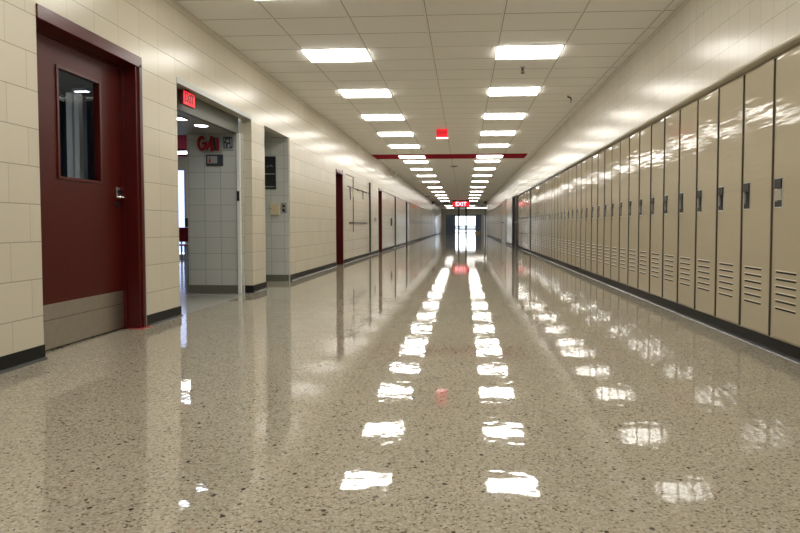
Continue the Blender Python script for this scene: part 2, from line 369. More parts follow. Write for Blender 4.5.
# rooms beyond the opening
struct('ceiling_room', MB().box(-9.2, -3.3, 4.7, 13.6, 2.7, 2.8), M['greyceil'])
struct('wall_room', MB().box(-9.2, -6.93, 13.45, 13.6, 2.27, 2.8).box(-6.93, -3.3, 13.45, 13.6, 0, 2.8).box(-9.3, -9.2, 4.7, 13.6, 0, 2.8)
       .box(-3.39, -3.351, 7.001, 13.6, 0, 2.8).box(-9.2, XL-0.15, 4.70, 4.78, 0, 2.8), M['cream_plain'])
struct('baseboard_room', MB().box(-6.9, -3.4, 13.43, 13.45, 0, 0.1), M['base'])
struct('wall_bulkhead', MB().box(-9.2, -3.4, 9.0, 9.15, 1.99, 2.7), M['redwall'])
w = thing('window_1', None, None, (-7.9, 13.5, 0)); w['kind'] = 'structure'
MB().box(-8.9, -6.97, 13.52, 13.53, 0.15, 2.25).build('pane', M['windowlit'], w)
MB().box(-6.98, -6.93, 13.44, 13.56, 0.0, 2.27).box(-7.6, -7.56, 13.44, 13.56, 0.1, 2.25).box(-8.9, -6.98, 13.44, 13.56, 0.0, 0.12).box(-8.9, -6.98, 13.44, 13.56, 2.22, 2.27).build('window_frame', M['alu'], w)
# room behind the red door
struct('wall_office', MB().box(-5.2, -5.1, 2.0, 7.0, 0, 2.7).box(-5.2, XL-0.30, 4.62, 4.70, 0, 2.7).box(-5.2, XL-0.14, 2.0, 2.1, 0, 2.7), M['bluegray'])
struct('floor_office', MB().box(-5.2, -2.95, 2.0, 4.7, -0.1, 0), M['vestfloor'])
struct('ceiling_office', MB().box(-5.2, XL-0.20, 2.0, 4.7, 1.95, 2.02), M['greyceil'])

# gray metal header and jamb of the first opening
hdr = MB().box(XL-0.19, XL-0.14, P1, 6.60, 1.95, HD)
struct('trim_2', hdr, M['greyframe'])
struct('trim_3', MB().box(XL-0.005, XL+0.004, P1, P2a, HD-0.012, HD+0.035), M['silverpaint'])

# right wall: block above the locker wells, solid stretches, dark doorway
RW1, DD1 = 20.70, 22.5         # locker well end, dark doorway end
RL0, RL1 = 28.6, 47.0         # far locker well
wr = MB()
wr.box(XW, 2.6, YB, RW1, LTOP, CEIL)
wr.box(XW, 2.6, RW1, DD1, 2.02, CEIL)
wr.box(XW, 2.6, DD1, RL0, 0, CEIL)
wr.box(XW, 2.6, RL0, RL1, LTOP, CEIL)
wr.box(XW, 2.6, RL1, YR_END, 0, CEIL)
wr.box(2.5, 2.6, YB, RW1, 0, LTOP); wr.box(2.5, 2.6, RL0, RL1, 0, LTOP)
wr.box(2.5, 2.6, RW1, DD1, 0, 2.02)
struct('wall_right', wr, M['wall_r'])
def nosing(a, b):
    pts = [(XF+0.05, LTOP), (XW-0.001, LTOP)]
    for k in range(9):
        t = k/8.0; pts.append((XW-0.004+0.046*t**4, LTOP-0.001-(LTOP-1.9345)*(t**0.7)))
    pts.append((XF+0.05, 1.9325))
    o = MB(); o.prism(pts, a, b)
    for f in o.bm.faces: f.smooth = len(f.verts) == 4
    return o
struct('trim_4', nosing(YB, RW1), M['soffit'])
struct('trim_5', nosing(RL0, RL1), M['soffit'])
struct('wall_back', MB().box(-2.6, 2.6, YB-0.1, YB, 0, CEIL), M['wall'])
# far lobby
struct('wall_lobby', MB().box(8.9, 9, YR_END, YE, 0, CEIL).box(2.6, 9, YR_END-0.1, YR_END, 0, CEIL), M['cream_plain'])
struct('wall_end', MB().box(-2.6, -2.15, YE, YE+0.2, 0, CEIL).box(2.15, 9, YE, YE+0.2, 0, CEIL).box(-2.15, 2.15, YE, YE+0.2, 2.2, CEIL), M['cream_plain'])

# baseboards: black rubber with grey toe
def base_left(name, y0, y1, x=XL, ret0=False, ret1=False, mat='base'):
    mb = MB().box(x, x+0.008, y0, y1, 0.0, 0.092)
    mb.prism([(x+0.008, 0.0), (x+0.026, 0.0), (x+0.022, 0.006), (x+0.008, 0.016)], y0, y1, 1)
    struct(name, mb, [M[mat], M['toe']])
base_left('baseboard_left', YB, D1a)
base_left('baseboard_left', D1b+0.03, P1+0.008)
base_left('baseboard_left', P2a-0.008, P2b+0.008)
yy = P3-0.005
for a, b in doors_left:
    base_left('baseboard_left', yy, a); yy = b
base_left('baseboard_left', yy, LL0); base_left('baseboard_left', LL1, YE)
struct('baseboard_left', MB().box(XL-0.14, XL, P2a-0.008, P2a, 0, 0.092).box(XL-0.01, XL, P1, P1+0.008, 0, 0.092), M['base'])
struct('baseboard_recess', MB().box(-3.385, -2.70, 6.59, 6.60, 0, 0.10), M['graybase'])
struct('baseboard_recess', MB().box(-3.30, XL-0.014, P3-0.03, P3-0.02, 0, 0.095), M['graybase'])
def base_right(y0, y1, x):
    mb = MB().box(x-0.008, x, y0, y1, 0, 0.092)
    mb.prism([(x-0.008, 0.0), (x-0.028, 0.0), (x-0.022, 0.006), (x-0.008, 0.016)], y0, y1, 1)
    struct('baseboard_right', mb, [M['base'], M['toe']])
base_right(DD1, 25.72, XW); base_right(28.48, RL0, XW); base_right(RL1, YR_END, XW)
# locker plinths (run under all the lockers of a well)
def plinth(name, y0, y1, x, s):
    mb = MB().box(x, x+s*0.35, y0, y1, 0, 0.092)
    mb.prism([(x, 0.0), (x-s*0.026, 0.0), (x-s*0.020, 0.006), (x, 0.016)], y0, y1, 1)
    struct(name, mb, [M['base'], M['toe']])
plinth('baseboard_right', YB, RW1, XF+0.004, 1)
plinth('baseboard_right', RL0, RL1, XF+0.004, 1)
plinth('baseboard_left', LL0, LL1, XL-0.02, -1)

# ------------------------------------------------------------------ lockers (origin at the near lower front corner, face towards -X)
LW = 0.393; Z0 = 0.093; Z1 = 1.931
def make_locker(x, y0, label, group):
    t = thing('locker', label, 'locker', (x, y0, 0), group)
    w, g = LW, 0.020
    MB().box(0.012, 0.36, 0.0005, w-0.0005, Z0, Z1).box(0.0, 0.012, 0.0005, g, Z0, Z1).box(0.0, 0.012, w-g*0.45, w-0.0005, Z0, Z1)\
        .box(0.0, 0.012, g, w-g*0.45, Z1-0.014, Z1).box(0.0, 0.012, g, w-g*0.45, Z0, Z0+0.008).box(-0.0112, 0.0, g-0.004, g+0.003, Z0+0.008, Z1-0.014, 1).box(0.001, 0.0125, w-0.016, w-g*0.45, Z0+0.008, Z1-0.014, 1)\
        .build('frame', [M['locker'], M['seam']], t, local=True)
    d = MB(); ya, yb = g+0.004, w-0.014
    hz0, hz1, hy0 = 0.945, 1.137, yb-0.092
    # door skin built round the recessed handle
    d.box(-0.010, 0.008, ya, yb, Z0+0.012, hz0, bev=0.003); d.box(-0.010, 0.008, ya, yb, hz1, Z1-0.017, bev=0.003)
    d.box(-0.0098, 0.008, ya, hy0, hz0-0.004, hz1+0.004); d.box(-0.0098, 0.008, yb-0.006, yb, hz0-0.004, hz1+0.004)
    door = d.build('door', M['locker'], t, local=True)
    lv = MB()
    for k in range(6):
        z = 0.300+0.047*k; a, b = w-0.275, w-0.05
        lv.prism([(-0.0102, z+0.008), (-0.0135, z+0.003), (-0.0135, z+0.001), (-0.0102, z+0.001)], a, b, 0)
        lv.box(-0.0108, -0.0095, a+0.004, b-0.004, z-0.011, z+0.001, 1)
    lv.build('louver', [M['locker_far'], M['gap']], door, local=True)['label'] = 'six slotted vents near the foot of the door'
    h = MB()
    h.box(0.004, 0.009, hy0, yb-0.006, hz0, hz1, 0)                      # back of the cup
    for a, b, c, e in ((hy0-0.001, hy0+0.004, hz0, hz1), (yb-0.011, yb-0.005, hz0, hz1)): h.box(-0.0115, 0.006, a, b, c, e, 1)
    h.box(-0.0115, 0.006, hy0, yb-0.006, hz0-0.001, hz0+0.006, 1).box(-0.0115, 0.006, hy0, yb-0.006, hz1-0.004, hz1+0.001, 1)
    h.box(-0.019, 0.0, hy0+0.004, yb-0.010, hz1-0.068, hz1-0.006, 0, bev=0.003).box(-0.0125, 0.0, hy0+0.004, yb-0.010, hz0+0.005, hz0+0.040, 0)
    hp = h.build('handle_recess', [M['dark'], M['alu']], door, local=True); hp['label'] = 'dark recessed handle cup in a metal rim'
    l = MB().box(-0.012, 0.005, hy0+0.012, yb-0.014, hz0+0.045, hz0+0.120, bev=0.003).box(-0.004, 0.005, hy0+0.018, yb-0.022, hz0+0.115, hz0+0.150).box(-0.008, 0.005, hy0+0.022, yb-0.030, hz0+0.020, hz0+0.038, bev=0.002)
    l.build('latch', M['chrome'], hp, local=True)
    return t
Y1 = 3.72
proto = make_locker(XF, Y1-LW, 'beige metal locker at the right frame edge, nearest of the right-hand row', 'lockers in the near right-hand row')
n = 2
for k in range(1, 34):
    n = k+1
    dup(proto, (XF, Y1+LW*(k-1), 0), 'beige metal locker in the near right-hand row, %s from the right frame edge' % ordw(n))
yend = Y1+LW*33
for k in range(1, 4):
    dup(proto, (XF, Y1-LW*(k+1), 0), 'beige metal locker beyond the right frame edge, %s towards the viewer' % ordw(k))
post = MB().box(XF-0.035, XF+0.3, yend+0.003, yend+0.052, 0.093, LTOP-0.013).build('locker_filler', M['darkframe'], origin=(XF, yend, 0.093))
tag(post, 'dark upright strip between the long locker row and the short far bank', 'filler strip')
y = yend+0.055; k = 0
while y+LW < RW1-0.01:
    k += 1
    dup(proto, (XF, y, 0), 'beige metal locker before the dark doorway, %s after the dark upright strip' % ordw(k), 'lockers before the dark doorway'); y += LW
# far lockers: too small for inner parts
def make_far(x, y0, s, label, group, name='locker'):
    t = thing(name, label, 'locker', (x, y0, 0), group)
    MB().box(0, s*0.34, 0.0005, LW-0.0005, Z0, Z1).box(-s*0.0135, s*0.01, 0.001, 0.040, Z0, Z1, 1).build('frame', [M['locker_far'], M['seam']], t, local=True)
    d = MB().box(-s*0.012, 0, 0.041, LW-0.006, Z0+0.01, Z1-0.015, bev=0.003).build('door', M['locker_far'], t, local=True)
    MB().box(-s*0.014, -s*0.011, LW-0.09, LW-0.02, 0.945, 1.137).build('handle_recess', M['dark'], d, local=True)
    return t
fl = make_far(XF, RL0+0.01, 1, 'beige metal locker in the distant right bank past the double doors', 'lockers in the distant right bank')
y = RL0+0.01+LW
while y+LW < RL1: dup(fl, (XF, y, 0)); y += LW
fl = make_far(XL-0.02, LL0+0.01, -1, 'beige metal locker in the distant bank along the left wall', 'lockers in the distant left bank')
y = LL0+0.01+LW
while y+LW < LL1: dup(fl, (XL-0.02, y, 0)); y += LW

# ------------------------------------------------------------------ ceiling lights
def make_light(x, y, label, group):
    t = thing('ceiling_light', label, 'ceiling light', (x, y, CEIL), group)
    MB().box(-0.004, TW+0.004, -0.004, 0.010, -0.006, 0.0).box(-0.004, TW+0.004, TD-0.010, TD+0.004, -0.006, 0).box(-0.004, 0.010, 0.01, TD-0.01, -0.006, 0)\
        .box(TW-0.010, TW+0.004, 0.01, TD-0.01, -0.006, 0).build('frame', M['white'], t, local=True)
    MB().box(0.012, TW-0.012, 0.030, TD-0.030, -0.022, -0.0005).build('diffuser', M['light'], t, local=True)
    return t
near = [TY0+1.8667*k for k in range(0, 5)]
behind = [TY0-1.8667*k for k in range(1, 7)]
band_y = TY0+1.8667*5
far = [17.1, 19.4, 22.0, 25.0, 28.6, 32.3, 36.1, 39.9, 44.4]
lobby = [54.5, 61.5]
lp = make_light(-1.870, near[0], 'glowing rectangular ceiling light, nearest in view of the left row', 'left row of ceiling lights')
RX = 0.374
for side, x in (('left', -1.870), ('right', RX)):
    for i, y in enumerate(near):
        if side == 'left' and i == 0: continue
        lab = 'glowing rectangular ceiling light, %s of the %s row' % ('nearest in view' if i == 0 else ordw(i+1)+' in view', side)
        dup(lp, (x, y, CEIL), lab, side+' row of ceiling lights')
    o = dup(lp, (x, band_y+0.12, CEIL-0.02), 'glowing rectangular ceiling light set in the dark red ceiling band, %s of two' % side, side+' row of ceiling lights')
    for i, y in enumerate(far):
        dup(lp, (x, y, CEIL), 'glowing ceiling light beyond the dark red band, %s past it in the %s row' % (ordw(i+1), side), side+' row of ceiling lights')
    for i, y in enumerate(behind):
        dup(lp, (x, y, CEIL), 'rectangular ceiling light of the %s row above the viewer, %s before the nearest in view' % (side, ordw(i+1)), side+' row of ceiling lights')
    for i, y in enumerate(lobby):
        dup(lp, (x, y, CEIL), 'glowing ceiling light of the end lobby, %s towards the doors on the %s' % (ordw(i+1), side), 'lobby ceiling lights')
for i, (x, y) in enumerate(((1.15, 61.5), (1.92, 61.5), (4.5, 52.5), (4.5, 62.5))):
    dup(lp, (x, y, CEIL), ('lobby ceiling light right of the far right-row light, %s rightwards' if i < 2 else 'lobby ceiling light out of view round the right corner, %s towards the end') % ordw(i % 2+1), 'lobby ceiling lights')
struct('trim_6', MB().box(-2.6, 1.79, band_y-0.02, band_y+0.90, CEIL-0.02, CEIL+0.01), M['redband'])

# ------------------------------------------------------------------ red door
def near_door():
    t = thing('door_1', None, None, (-2.73, (D1a+D1b)/2, 0)); t['kind'] = 'structure'
    f = MB()
    # frame: head, right jamb with face returned onto the wall, slim left jamb inside the opening
    f.box(-2.74, XL+0.012, D1a+0.0, D1b+0.012, 2.095, 2.18, bev=0.003)
    f.box(-2.80, XL-0.003, D1b-0.055, D1b, 0, 2.10); f.box(XL-0.01, XL+0.012, D1b-0.025, D1b+0.012, 0, 2.12, bev=0.003)
    f.box(-2.80, -2.735, D1a, D1a+0.03, 0, 2.10)
    f.box(-2.80, -2.72, D1a, D1b, 2.07, 2.18)
    f.box(-2.765, -2.70, D1b-0.075, D1b-0.05, 0, 2.09)
    f.build('door_frame', M['maroon'], t)
    f = MB().box(XL, XL+0.006, D1b+0.012, D1b+0.028, 0, 2.16).build('grey_edge_strip', M['silverpaint'], t)  # grey strip along the outer edge of the frame
    a, b = D1a+0.034, D1b-0.058
    wy0, wy1, wz0, wz1 = 3.590, 4.015, 1.16, 1.895
    d = MB().box(-2.775, -2.73, a, wy0, 0.012, 2.068).box(-2.775, -2.73, wy1, b, 0.012, 2.068).box(-2.775, -2.73, wy0, wy1, 0.012, wz0).box(-2.775, -2.73, wy0, wy1, wz1, 2.068)
    leaf = d.build('door_leaf', M['maroon_wood'], t)
    s = 0.014
    MB().box(-2.732, -2.722, wy0-s, wy0+0.004, wz0-s, wz1+s).box(-2.732, -2.722, wy1-0.004, wy1+s, wz0-s, wz1+s).box(-2.732, -2.722, wy0, wy1, wz0-s, wz0+0.004).box(-2.732, -2.722, wy0, wy1, wz1-0.004, wz1+s).build('window_bead', M['maroon'], leaf)
    MB().box(-2.755, -2.749, wy0, wy1, wz0, wz1).build('window_pane', M['doorglass'], leaf)
    MB().box(-2.7305, -2.7265, a+0.008, b-0.008, 0.207, 0.310, bev=0.001).build('kick_plate', M['steel'], leaf)
    MB().box(-2.7305, -2.7265, a+0.008, b-0.008, 0.014, 0.203, bev=0.001).build('kick_plate', M['steel'], leaf)
    hy = b-0.045
    h = MB().box(-2.731, -2.722, hy-0.03, hy+0.025, 1.045, 1.135, bev=0.003).build('lock_plate', M['chrome'], leaf)
    MB().cyl((-2.718, hy-0.002, 1.105), 0.016, 0.012, 'X').box(-2.719, -2.712, hy-0.006, hy+0.003, 1.08, 1.095).build('lock_cylinder', M['dark'], h)
    MB().tube([(-2.722, hy, 1.053), (-2.675, hy, 1.053), (-2.668, hy-0.015, 1.053), (-2.668, hy-0.12, 1.050)], 0.0085).build('lever_handle', M['chrome'], leaf, smooth=True)
    MB().box(-2.731, -2.720, hy-0.05, hy-0.005, 0.985, 1.012, bev=0.003).cyl((-2.722, hy-0.03, 0.985), 0.008, 0.02, 'X').build('key_bracket', M['dark'], leaf)
    MB().box(-2.731, -2.726, hy+0.0, hy+0.045, 1.673, 1.683).build('guard_plate', M['chrome'], leaf)
near_door()
o = MB().box(XL-0.09, XL+0.035, D1b-0.075, D1b+0.06, 0.0003, 0.004).build('floor_tape', M['red'], origin=(XL, D1b, 0)); tag(o, 'strip of red tape on the floor at the foot of the red door frame', 'tape')
# office: pale post and an added glowing strip for the reflection streak in the pane
o = MB().box(-3.335, -3.285, 4.48, 4.53, 0, 1.949).box(-3.265, -3.225, 4.48, 4.53, 0, 1.949).box(-3.285, -3.265, 4.51, 4.53, 0, 1.949).build('office_post', M['white'], origin=(-3.22, 4.5, 0)); tag(o, 'pale upright frame seen through the red door window', 'post')
def curtain(x0, x1, label):
    c = thing('curtain', label, 'curtain', ((x0+x1)/2, 4.56, 0))
    t_ = bmesh.new(); n = int((x1-x0)/0.012)
    vs = [[t_.verts.new((x0+(x1-x0)*i/n, 4.57+0.012*math.sin(i*0.8), z)) for z in (0.05, 1.90)] for i in range(n+1)]
    for a, b in zip(vs, vs[1:]): t_.faces.new((a[0], b[0], b[1], a[1]))
    bmesh.ops.solidify(t_, geom=t_.faces[:], thickness=0.003)
    mb = MB(); mb._add(t_, 0); mb.build('fabric', M['curtain'], c)
    MB().tube([(x0, 4.57, 1.92), (x1, 4.57, 1.92)], 0.008).build('curtain_rod', M['white'], c)
curtain(-4.3, -3.34, 'blue-grey curtain left of the pale post behind the red door window')
curtain(-3.22, -2.86, 'blue-grey curtain right of the pale post behind the red door window')
t = thing('added_office_light', 'added glowing strip standing for the light streak in the red door window', 'ceiling light', (-3.1, 4.3, 1.95))  # glowing strip put in for the reflected streak in the pane
MB().box(-3.19, -3.07, 4.36, 4.42, 1.93, 1.95).build('housing', M['white'], t)
MB().box(-3.185, -3.075, 4.38, 4.40, 1.926, 1.93).build('diffuser', M['dimlight'], t)
t = thing('added_office_light', 'ceiling lamp of the room behind the red door, out of view', 'ceiling light', (-4.4, 3.4, 1.95))  # added out of view to brighten the office
MB().box(-4.7, -4.1, 3.2, 3.8, 1.93, 1.95).build('housing', M['white'], t)
MB().box(-4.68, -4.12, 3.22, 3.78, 1.926, 1.93).build('diffuser', M['dimlight'], t)

# distant doors in the left wall
for i, (a, b) in enumerate(doors_left):
    m1 = M['maroon'] if i < 2 else M['darkframe']
    t = thing('door_%d' % (i+2), None, None, (XL-0.1, (a+b)/2, 0)); t['kind'] = 'structure'
    MB().box(XL-0.2, XL+0.01, b-0.03, b+0.04, 0, 2.02, bev=0.003).box(XL-0.2, XL-0.02, a+0.001, a+0.03, 0, 1.989, bev=0.003).box(XL-0.2, XL+0.01, a+0.03, b-0.03, 1.93, 1.99).build('door_frame', m1, t)
    lf = MB().box(XL-0.19, XL-0.15, a+0.03, b-0.03, 0.005, 1.93).build('door_leaf', m1, t)
    MB().cyl((XL-0.13, b-0.11, 1.0), 0.025, 0.04, 'X').tube([(XL-0.12, b-0.11, 1.0), (XL-0.12, b-0.23, 1.0)], 0.01).build('door_handle', M['chrome'], lf)
# dark doorway on the right
t = thing('door_5', None, None, (XW+0.1, (RW1+DD1)/2, 0)); t['kind'] = 'structure'
MB().box(XW-0.01, XW+0.12, DD1-0.05, DD1-0.001, 0, 2.04).box(XW-0.01, XW+0.12, RW1+0.001, RW1+0.05, 0, 2.04).box(XW-0.01, XW+0.12, RW1+0.05, DD1-0.05, 1.98, 2.04).build('door_frame', M['darkframe'], t)
lf = MB().box(XW+0.08, XW+0.11, RW1+0.05, DD1-0.05, 0.01, 1.98).build('door_leaf', M['darkframe'], t)
MB().box(XW+0.05, XW+0.08, RW1+0.2, DD1-0.2, 0.95, 1.0).build('push_bar', M['chrome'], lf)
# pale double doors beyond it
t = thing('door_6', None, None, (XW, 27.1, 0)); t['kind'] = 'structure'
MB().box(XW-0.02, XW-0.001, 25.72, 25.79, 0, 2.07).box(XW-0.02, XW-0.001, 28.41, 28.48, 0, 2.07).box(XW-0.02, XW-0.001, 25.79, 28.41, 2.0, 2.07).build('door_frame', M['beigedoor'], t)
for a, b, hy in ((25.80, 27.085, 26.98), (27.115, 28.40, 27.22)):
    lf = MB().box(XW-0.014, XW-0.001, a, b, 0.01, 1.99).build('door_leaf', M['beigedoor'], t)
    MB().cyl((XW-0.03, hy, 1.0), 0.02, 0.05, 'X').tube([(XW-0.05, hy, 1.0), (XW-0.05, hy+(0.25 if hy > 27.1 else -0.25), 1.0)], 0.022).build('door_handle', M['dark'], lf)
o = MB().box(XW-0.018, XW-0.0145, 26.2, 27.0, 1.42, 1.58).build('door_notice', M['yellow'], origin=(XW-0.016, 26.6, 1.42)); tag(o, 'small yellow notice on the pale double doors', 'notice')

# ------------------------------------------------------------------ things in and around the first opening
o = thing('jamb_post', 'bright metal door post beside the grey tiled wall', 'door post', (-2.72, 6.57, 0))
MB().box(-2.745, -2.705, 6.545, 6.588, 0, HD-0.19, bev=0.003).build('post', M['white'], o)
MB().box(-2.742, -2.712, 6.538, 6.545, 1.13, 1.25).box(-2.735, -2.720, 6.53, 6.545, 1.16, 1.20).build('strike_plate', M['dark'], o)
o = thing('exit_sign', 'red EXIT sign under the header of the left opening', 'exit sign', (-2.66, 5.25, 2.12))
MB().box(-2.69, -2.655, 5.12, 5.345, 1.985, 2.12, bev=0.004).build('housing', M['exitdark'], o)
MB().box(-2.655, -2.652, 5.125, 5.340, 1.990, 2.115).build('face', M['exitred'], o)
text_part('EXIT', 0.12, 0.003, M['exitdark'], o, (-2.650, 5.232, 2.053), '+X', sx=0.72)
MB().box(-2.68, -2.665, 5.20, 5.26, 2.118, 2.14).build('mount', M['dark'], o)
o = thing('door_closer', 'dark door closer arm below the left EXIT sign', 'door closer', (-2.8, 5.1, 1.92))
MB().box(-2.845, -2.80, 4.92, 5.22, 1.90, 1.945, bev=0.004).build('body', M['dark'], o)
MB().box(-2.83, -2.815, 5.2, 5.55, 1.912, 1.926).build('arm', M['dark'], o)
for i, (x, y) in enumerate(((-2.95, 5.64), (-2.925, 6.03))):
    o = thing('downlight', 'cool white downlight in the recess ceiling, %s the red lettering' % ('further left of' if i == 0 else 'just above'), 'ceiling light', (x, y, 1.95), 'downlights in the left opening')
    MB().ring((x, y, 1.948), 0.075, 0.006, 'Z').build('trim_ring', M['white'], o, smooth=True)
    MB().cyl((x, y, 1.946), 0.068, 0.006).build('lens', M['blulight'], o)
# red lettering sign
YS = 6.60
o = thing('wall_letters', 'large red and grey GA letter sign on the grey tiled wall', 'sign', (-3.1, YS, 1.73))
def sx(px): return -(463.5-px)*6.62/550.0-0.03
def sz(py): return CAMH+(226.7-py)*6.68/550.0
MB().prism([(sx(198), sz(151)), (sx(203), sz(153.5)), (sx(221.5), sz(153.5)), (sx(221.5), sz(140)), (sx(219), sz(137.5)), (sx(199), sz(141))], YS-0.012, YS-0.002).build('backing_board', M['silverpaint'], o)
g_ = MB()
cx, cz = sx(201.3), sz(143.8); ro, ri = 0.090, 0.052
out = []; inn = []
for k in range(25):
    a = R(50+ (330-50)*k/24.0)
    out.append((cx+0.62*ro*math.cos(a), cz+ro*math.sin(a))); inn.append((cx+0.52*ri*math.cos(a), cz+1.10*ri*math.sin(a)))
for k in range(24): g_.prism([out[k], out[k+1], inn[k+1], inn[k]], YS-0.030, YS-0.010)
g_.prism([(cx+0.0, cz+0.012), (cx+0.062, cz+0.018), (cx+0.062, cz-0.010), (cx+0.0, cz-0.016)], YS-0.030, YS-0.010)
g_.prism([(cx+0.032, cz), (cx+0.062, cz), (cx+0.062, cz-0.04), (cx+0.036, cz-0.06)], YS-0.030, YS-0.010)
g_.build('letter', M['redsign'], o)
a_ = MB()
a_.prism([(sx(205.3), sz(149.5)), (sx(206.8), sz(151)), (sx(211.5), sz(141)), (sx(211.5), sz(137))], YS-0.034, YS-0.010)
a_.prism([(sx(210.2), sz(152)), (sx(213.2), sz(152)), (sx(212.4), sz(137)), (sx(210.2), sz(137))], YS-0.034, YS-0.010)
a_.prism([(sx(207), sz(147.5)), (sx(212), sz(147)), (sx(212), sz(145.3)), (sx(208), sz(145.8))], YS-0.032, YS-0.010)
a_.build('letter', M['redsign'], o)
MB().prism([(sx(213.6), sz(151)), (sx(216.6), sz(151)), (sx(214.8), sz(138)), (sx(212.8), sz(138))], YS-0.026, YS-0.010).build('stripe', M['slate'], o)
MB().prism([(sx(216.8), sz(151.5)), (sx(219.2), sz(151.5)), (sx(218.8), sz(138.5)), (sx(216.2), sz(138.5))], YS-0.030, YS-0.010).build('stripe', M['redsign'], o)
o = thing('picture_frame', 'small square framed picture right of the red lettering', 'picture', (-2.87, YS, 1.74))
MB().box(sx(222.3), sx(234.0), YS-0.02, YS-0.002, sz(151), sz(136), bev=0.002).build('frame', M['silverpaint'], o)
MB().box(sx(223.6), sx(232.8), YS-0.022, YS-0.020, sz(149), sz(137.5)).build('picture', M['slate'], o)
pb = MB()
for (a, b, c, d) in ((226.5, 229.5, 143, 140.5), (225, 226, 148, 144), (228, 230.2, 148.2, 145), (231, 232, 147, 139.5), (224.4, 225.4, 141.5, 139)): pb.box(sx(a), sx(b), YS-0.0235, YS-0.022, sz(c), sz(d))
pb.build('motif', M['silverpaint'], o)
o = thing('wall_plaque', 'dark plaque with a small picture below the red lettering', 'plaque', (-3.04, YS, 1.54))
MB().box(sx(205.2), sx(222.6), YS-0.022, YS-0.002, sz(166.3), sz(155), bev=0.002).build('board', M['slate'], o)
MB().box(sx(206.8), sx(217), YS-0.024, YS-0.022, sz(163.8), sz(156.6)).build('picture', M['silverpaint'], o)
MB().prism([(sx(208), sz(163)), (sx(210.5), sz(163)), (sx(209.8), sz(158.5)), (sx(209.2), sz(157.8))], YS-0.0255, YS-0.024).build('motif', M['red'], o)

# recess beyond the second pier
YQ = P3-0.02
def qx(px): return -(463.5-px)*8.22/550.0+0.03
def qz(py): return CAMH+(226-py)*8.27/550.0
o = thing('poster', 'tall dark poster on the tiled wall of the second recess', 'poster', (-3.0, YQ, 1.38))
MB().box(-3.28, qx(274.3), YQ-0.02, YQ-0.002, qz(189.5), qz(157), bev=0.002).build('frame', M['dark'], o)
MB().box(-3.26, qx(273.5), YQ-0.022, YQ-0.020, qz(174), qz(158.3)).build('picture', M['black'], o)
pp = MB().box(-3.26, qx(273.7), YQ-0.0235, YQ-0.020, qz(174.8), qz(174.0))
for k in range(8):
    x = qx(266+k*0.9)-0.02; pp.box(x, x+0.008, YQ-0.0235, YQ-0.021, qz(168-random.random()*2), qz(165+random.random()*2))
pp.box(-3.26, qx(273.3), YQ-0.0235, YQ-0.020, qz(187.3), qz(186.6)); pp.build('motif', M['silverpaint'], o)
o = thing('thermostat', 'beige wall box below the dark poster', 'thermostat', (qx(273.5), YQ, 0.99))
MB().box(qx(269), qx(278), YQ-0.045, YQ-0.001, qz(215), qz(203.7), bev=0.004).build('cover', M['beigebox'], o)
MB().cyl((qx(270.3), YQ-0.047, qz(208.5)), 0.006, 0.006, 'Y').build('screw', M['dark'], o)
o = thing('switch_plate', 'steel switch plate right of the beige wall box', 'switch', (qx(282), YQ, 0.99))
MB().box(qx(279), qx(285), YQ-0.010, YQ-0.001, qz(213.2), qz(203), bev=0.002).build('plate', M['chrome'], o)
MB().box(qx(280.6), qx(283.2), YQ-0.016, YQ-0.010, qz(207.5), qz(204.8)).box(qx(280.6), qx(283.2), YQ-0.016, YQ-0.010, qz(211.8), qz(209)).build('switch_button', M['dark'], o)

# room beyond: red chair with chrome legs, glow strip for reflections, dark monitor
def chair(x, y, label):
    t = thing('chair', label, 'chair', (x, y, 0))
    MB().box(x-0.22, x+0.22, y-0.22, y+0.22, 0.44, 0.47, bev=0.012).build('seat', M['red'], t)
    MB().box(x-0.21, x+0.21, y-0.24, y-0.20, 0.52, 0.80, bev=0.012).build('backrest', M['red'], t)
    for a in (-1, 1):
        for b in (-1, 1): MB().tube([(x+a*0.19, y+b*0.19, 0.44), (x+a*0.21, y+b*0.22, 0.0)], 0.012).build('leg', M['chrome'], t, smooth=True)
    for a in (-1, 1): MB().tube([(x+a*0.19, y-0.2, 0.44), (x+a*0.19, y-0.22, 0.60)], 0.010).build('back_support', M['chrome'], t, smooth=True)
chair(-5.42, 10.6, 'red plastic chair with metal legs in the room beyond the left opening')
o = thing('reflection_strip', 'glowing strip standing for reflected light on the red bulkhead beyond the left opening', 'light', (-4.7, 8.97, 2.03))  # added glow in place of the bright reflections on the bulkhead
MB().box(-5.2, -4.2, 8.97, 9.0, 2.02, 2.08).build('housing', M['white'], o); MB().cyl((-4.7, 8.955, 2.045), 0.015, 0.95, 'X').build('tube', M['blulight'], o)
o = thing('ceiling_light', 'added unseen ceiling light brightening the room beyond the left opening', 'ceiling light', (-6.2, 11.5, 2.7))  # put in, hidden by the bulkhead, to light this room
MB().box(-6.8, -5.6, 11.2, 11.8, 2.66, 2.7).build('frame', M['white'], o); MB().box(-6.75, -5.65, 11.25, 11.75, 2.655, 2.66).build('diffuser', M['light'], o)
o = thing('monitor', 'small black monitor by the far wall beyond the left opening', 'monitor', (-6.65, 13.2, 0.75))
MB().box(-6.85, -6.45, 13.2, 13.24, 0.80, 1.02, bev=0.004).build('screen', M['black'], o); MB().box(-6.68, -6.62, 13.17, 13.27, 0.755, 0.80).build('stand', M['black'], o)
o = thing('side_table', 'pale table under the black monitor beyond the left opening', 'table', (-6.5, 13.2, 0))
MB().box(-6.9, -6.1, 13.0, 13.4, 0.72, 0.755, bev=0.004).build('tabletop', M['silverpaint'], o)
for a in (-6.86, -6.14):
    for b in (13.04, 13.36): MB().box(a-0.015, a+0.015, b-0.015, b+0.015, 0, 0.72).build('leg', M['chrome'], o)

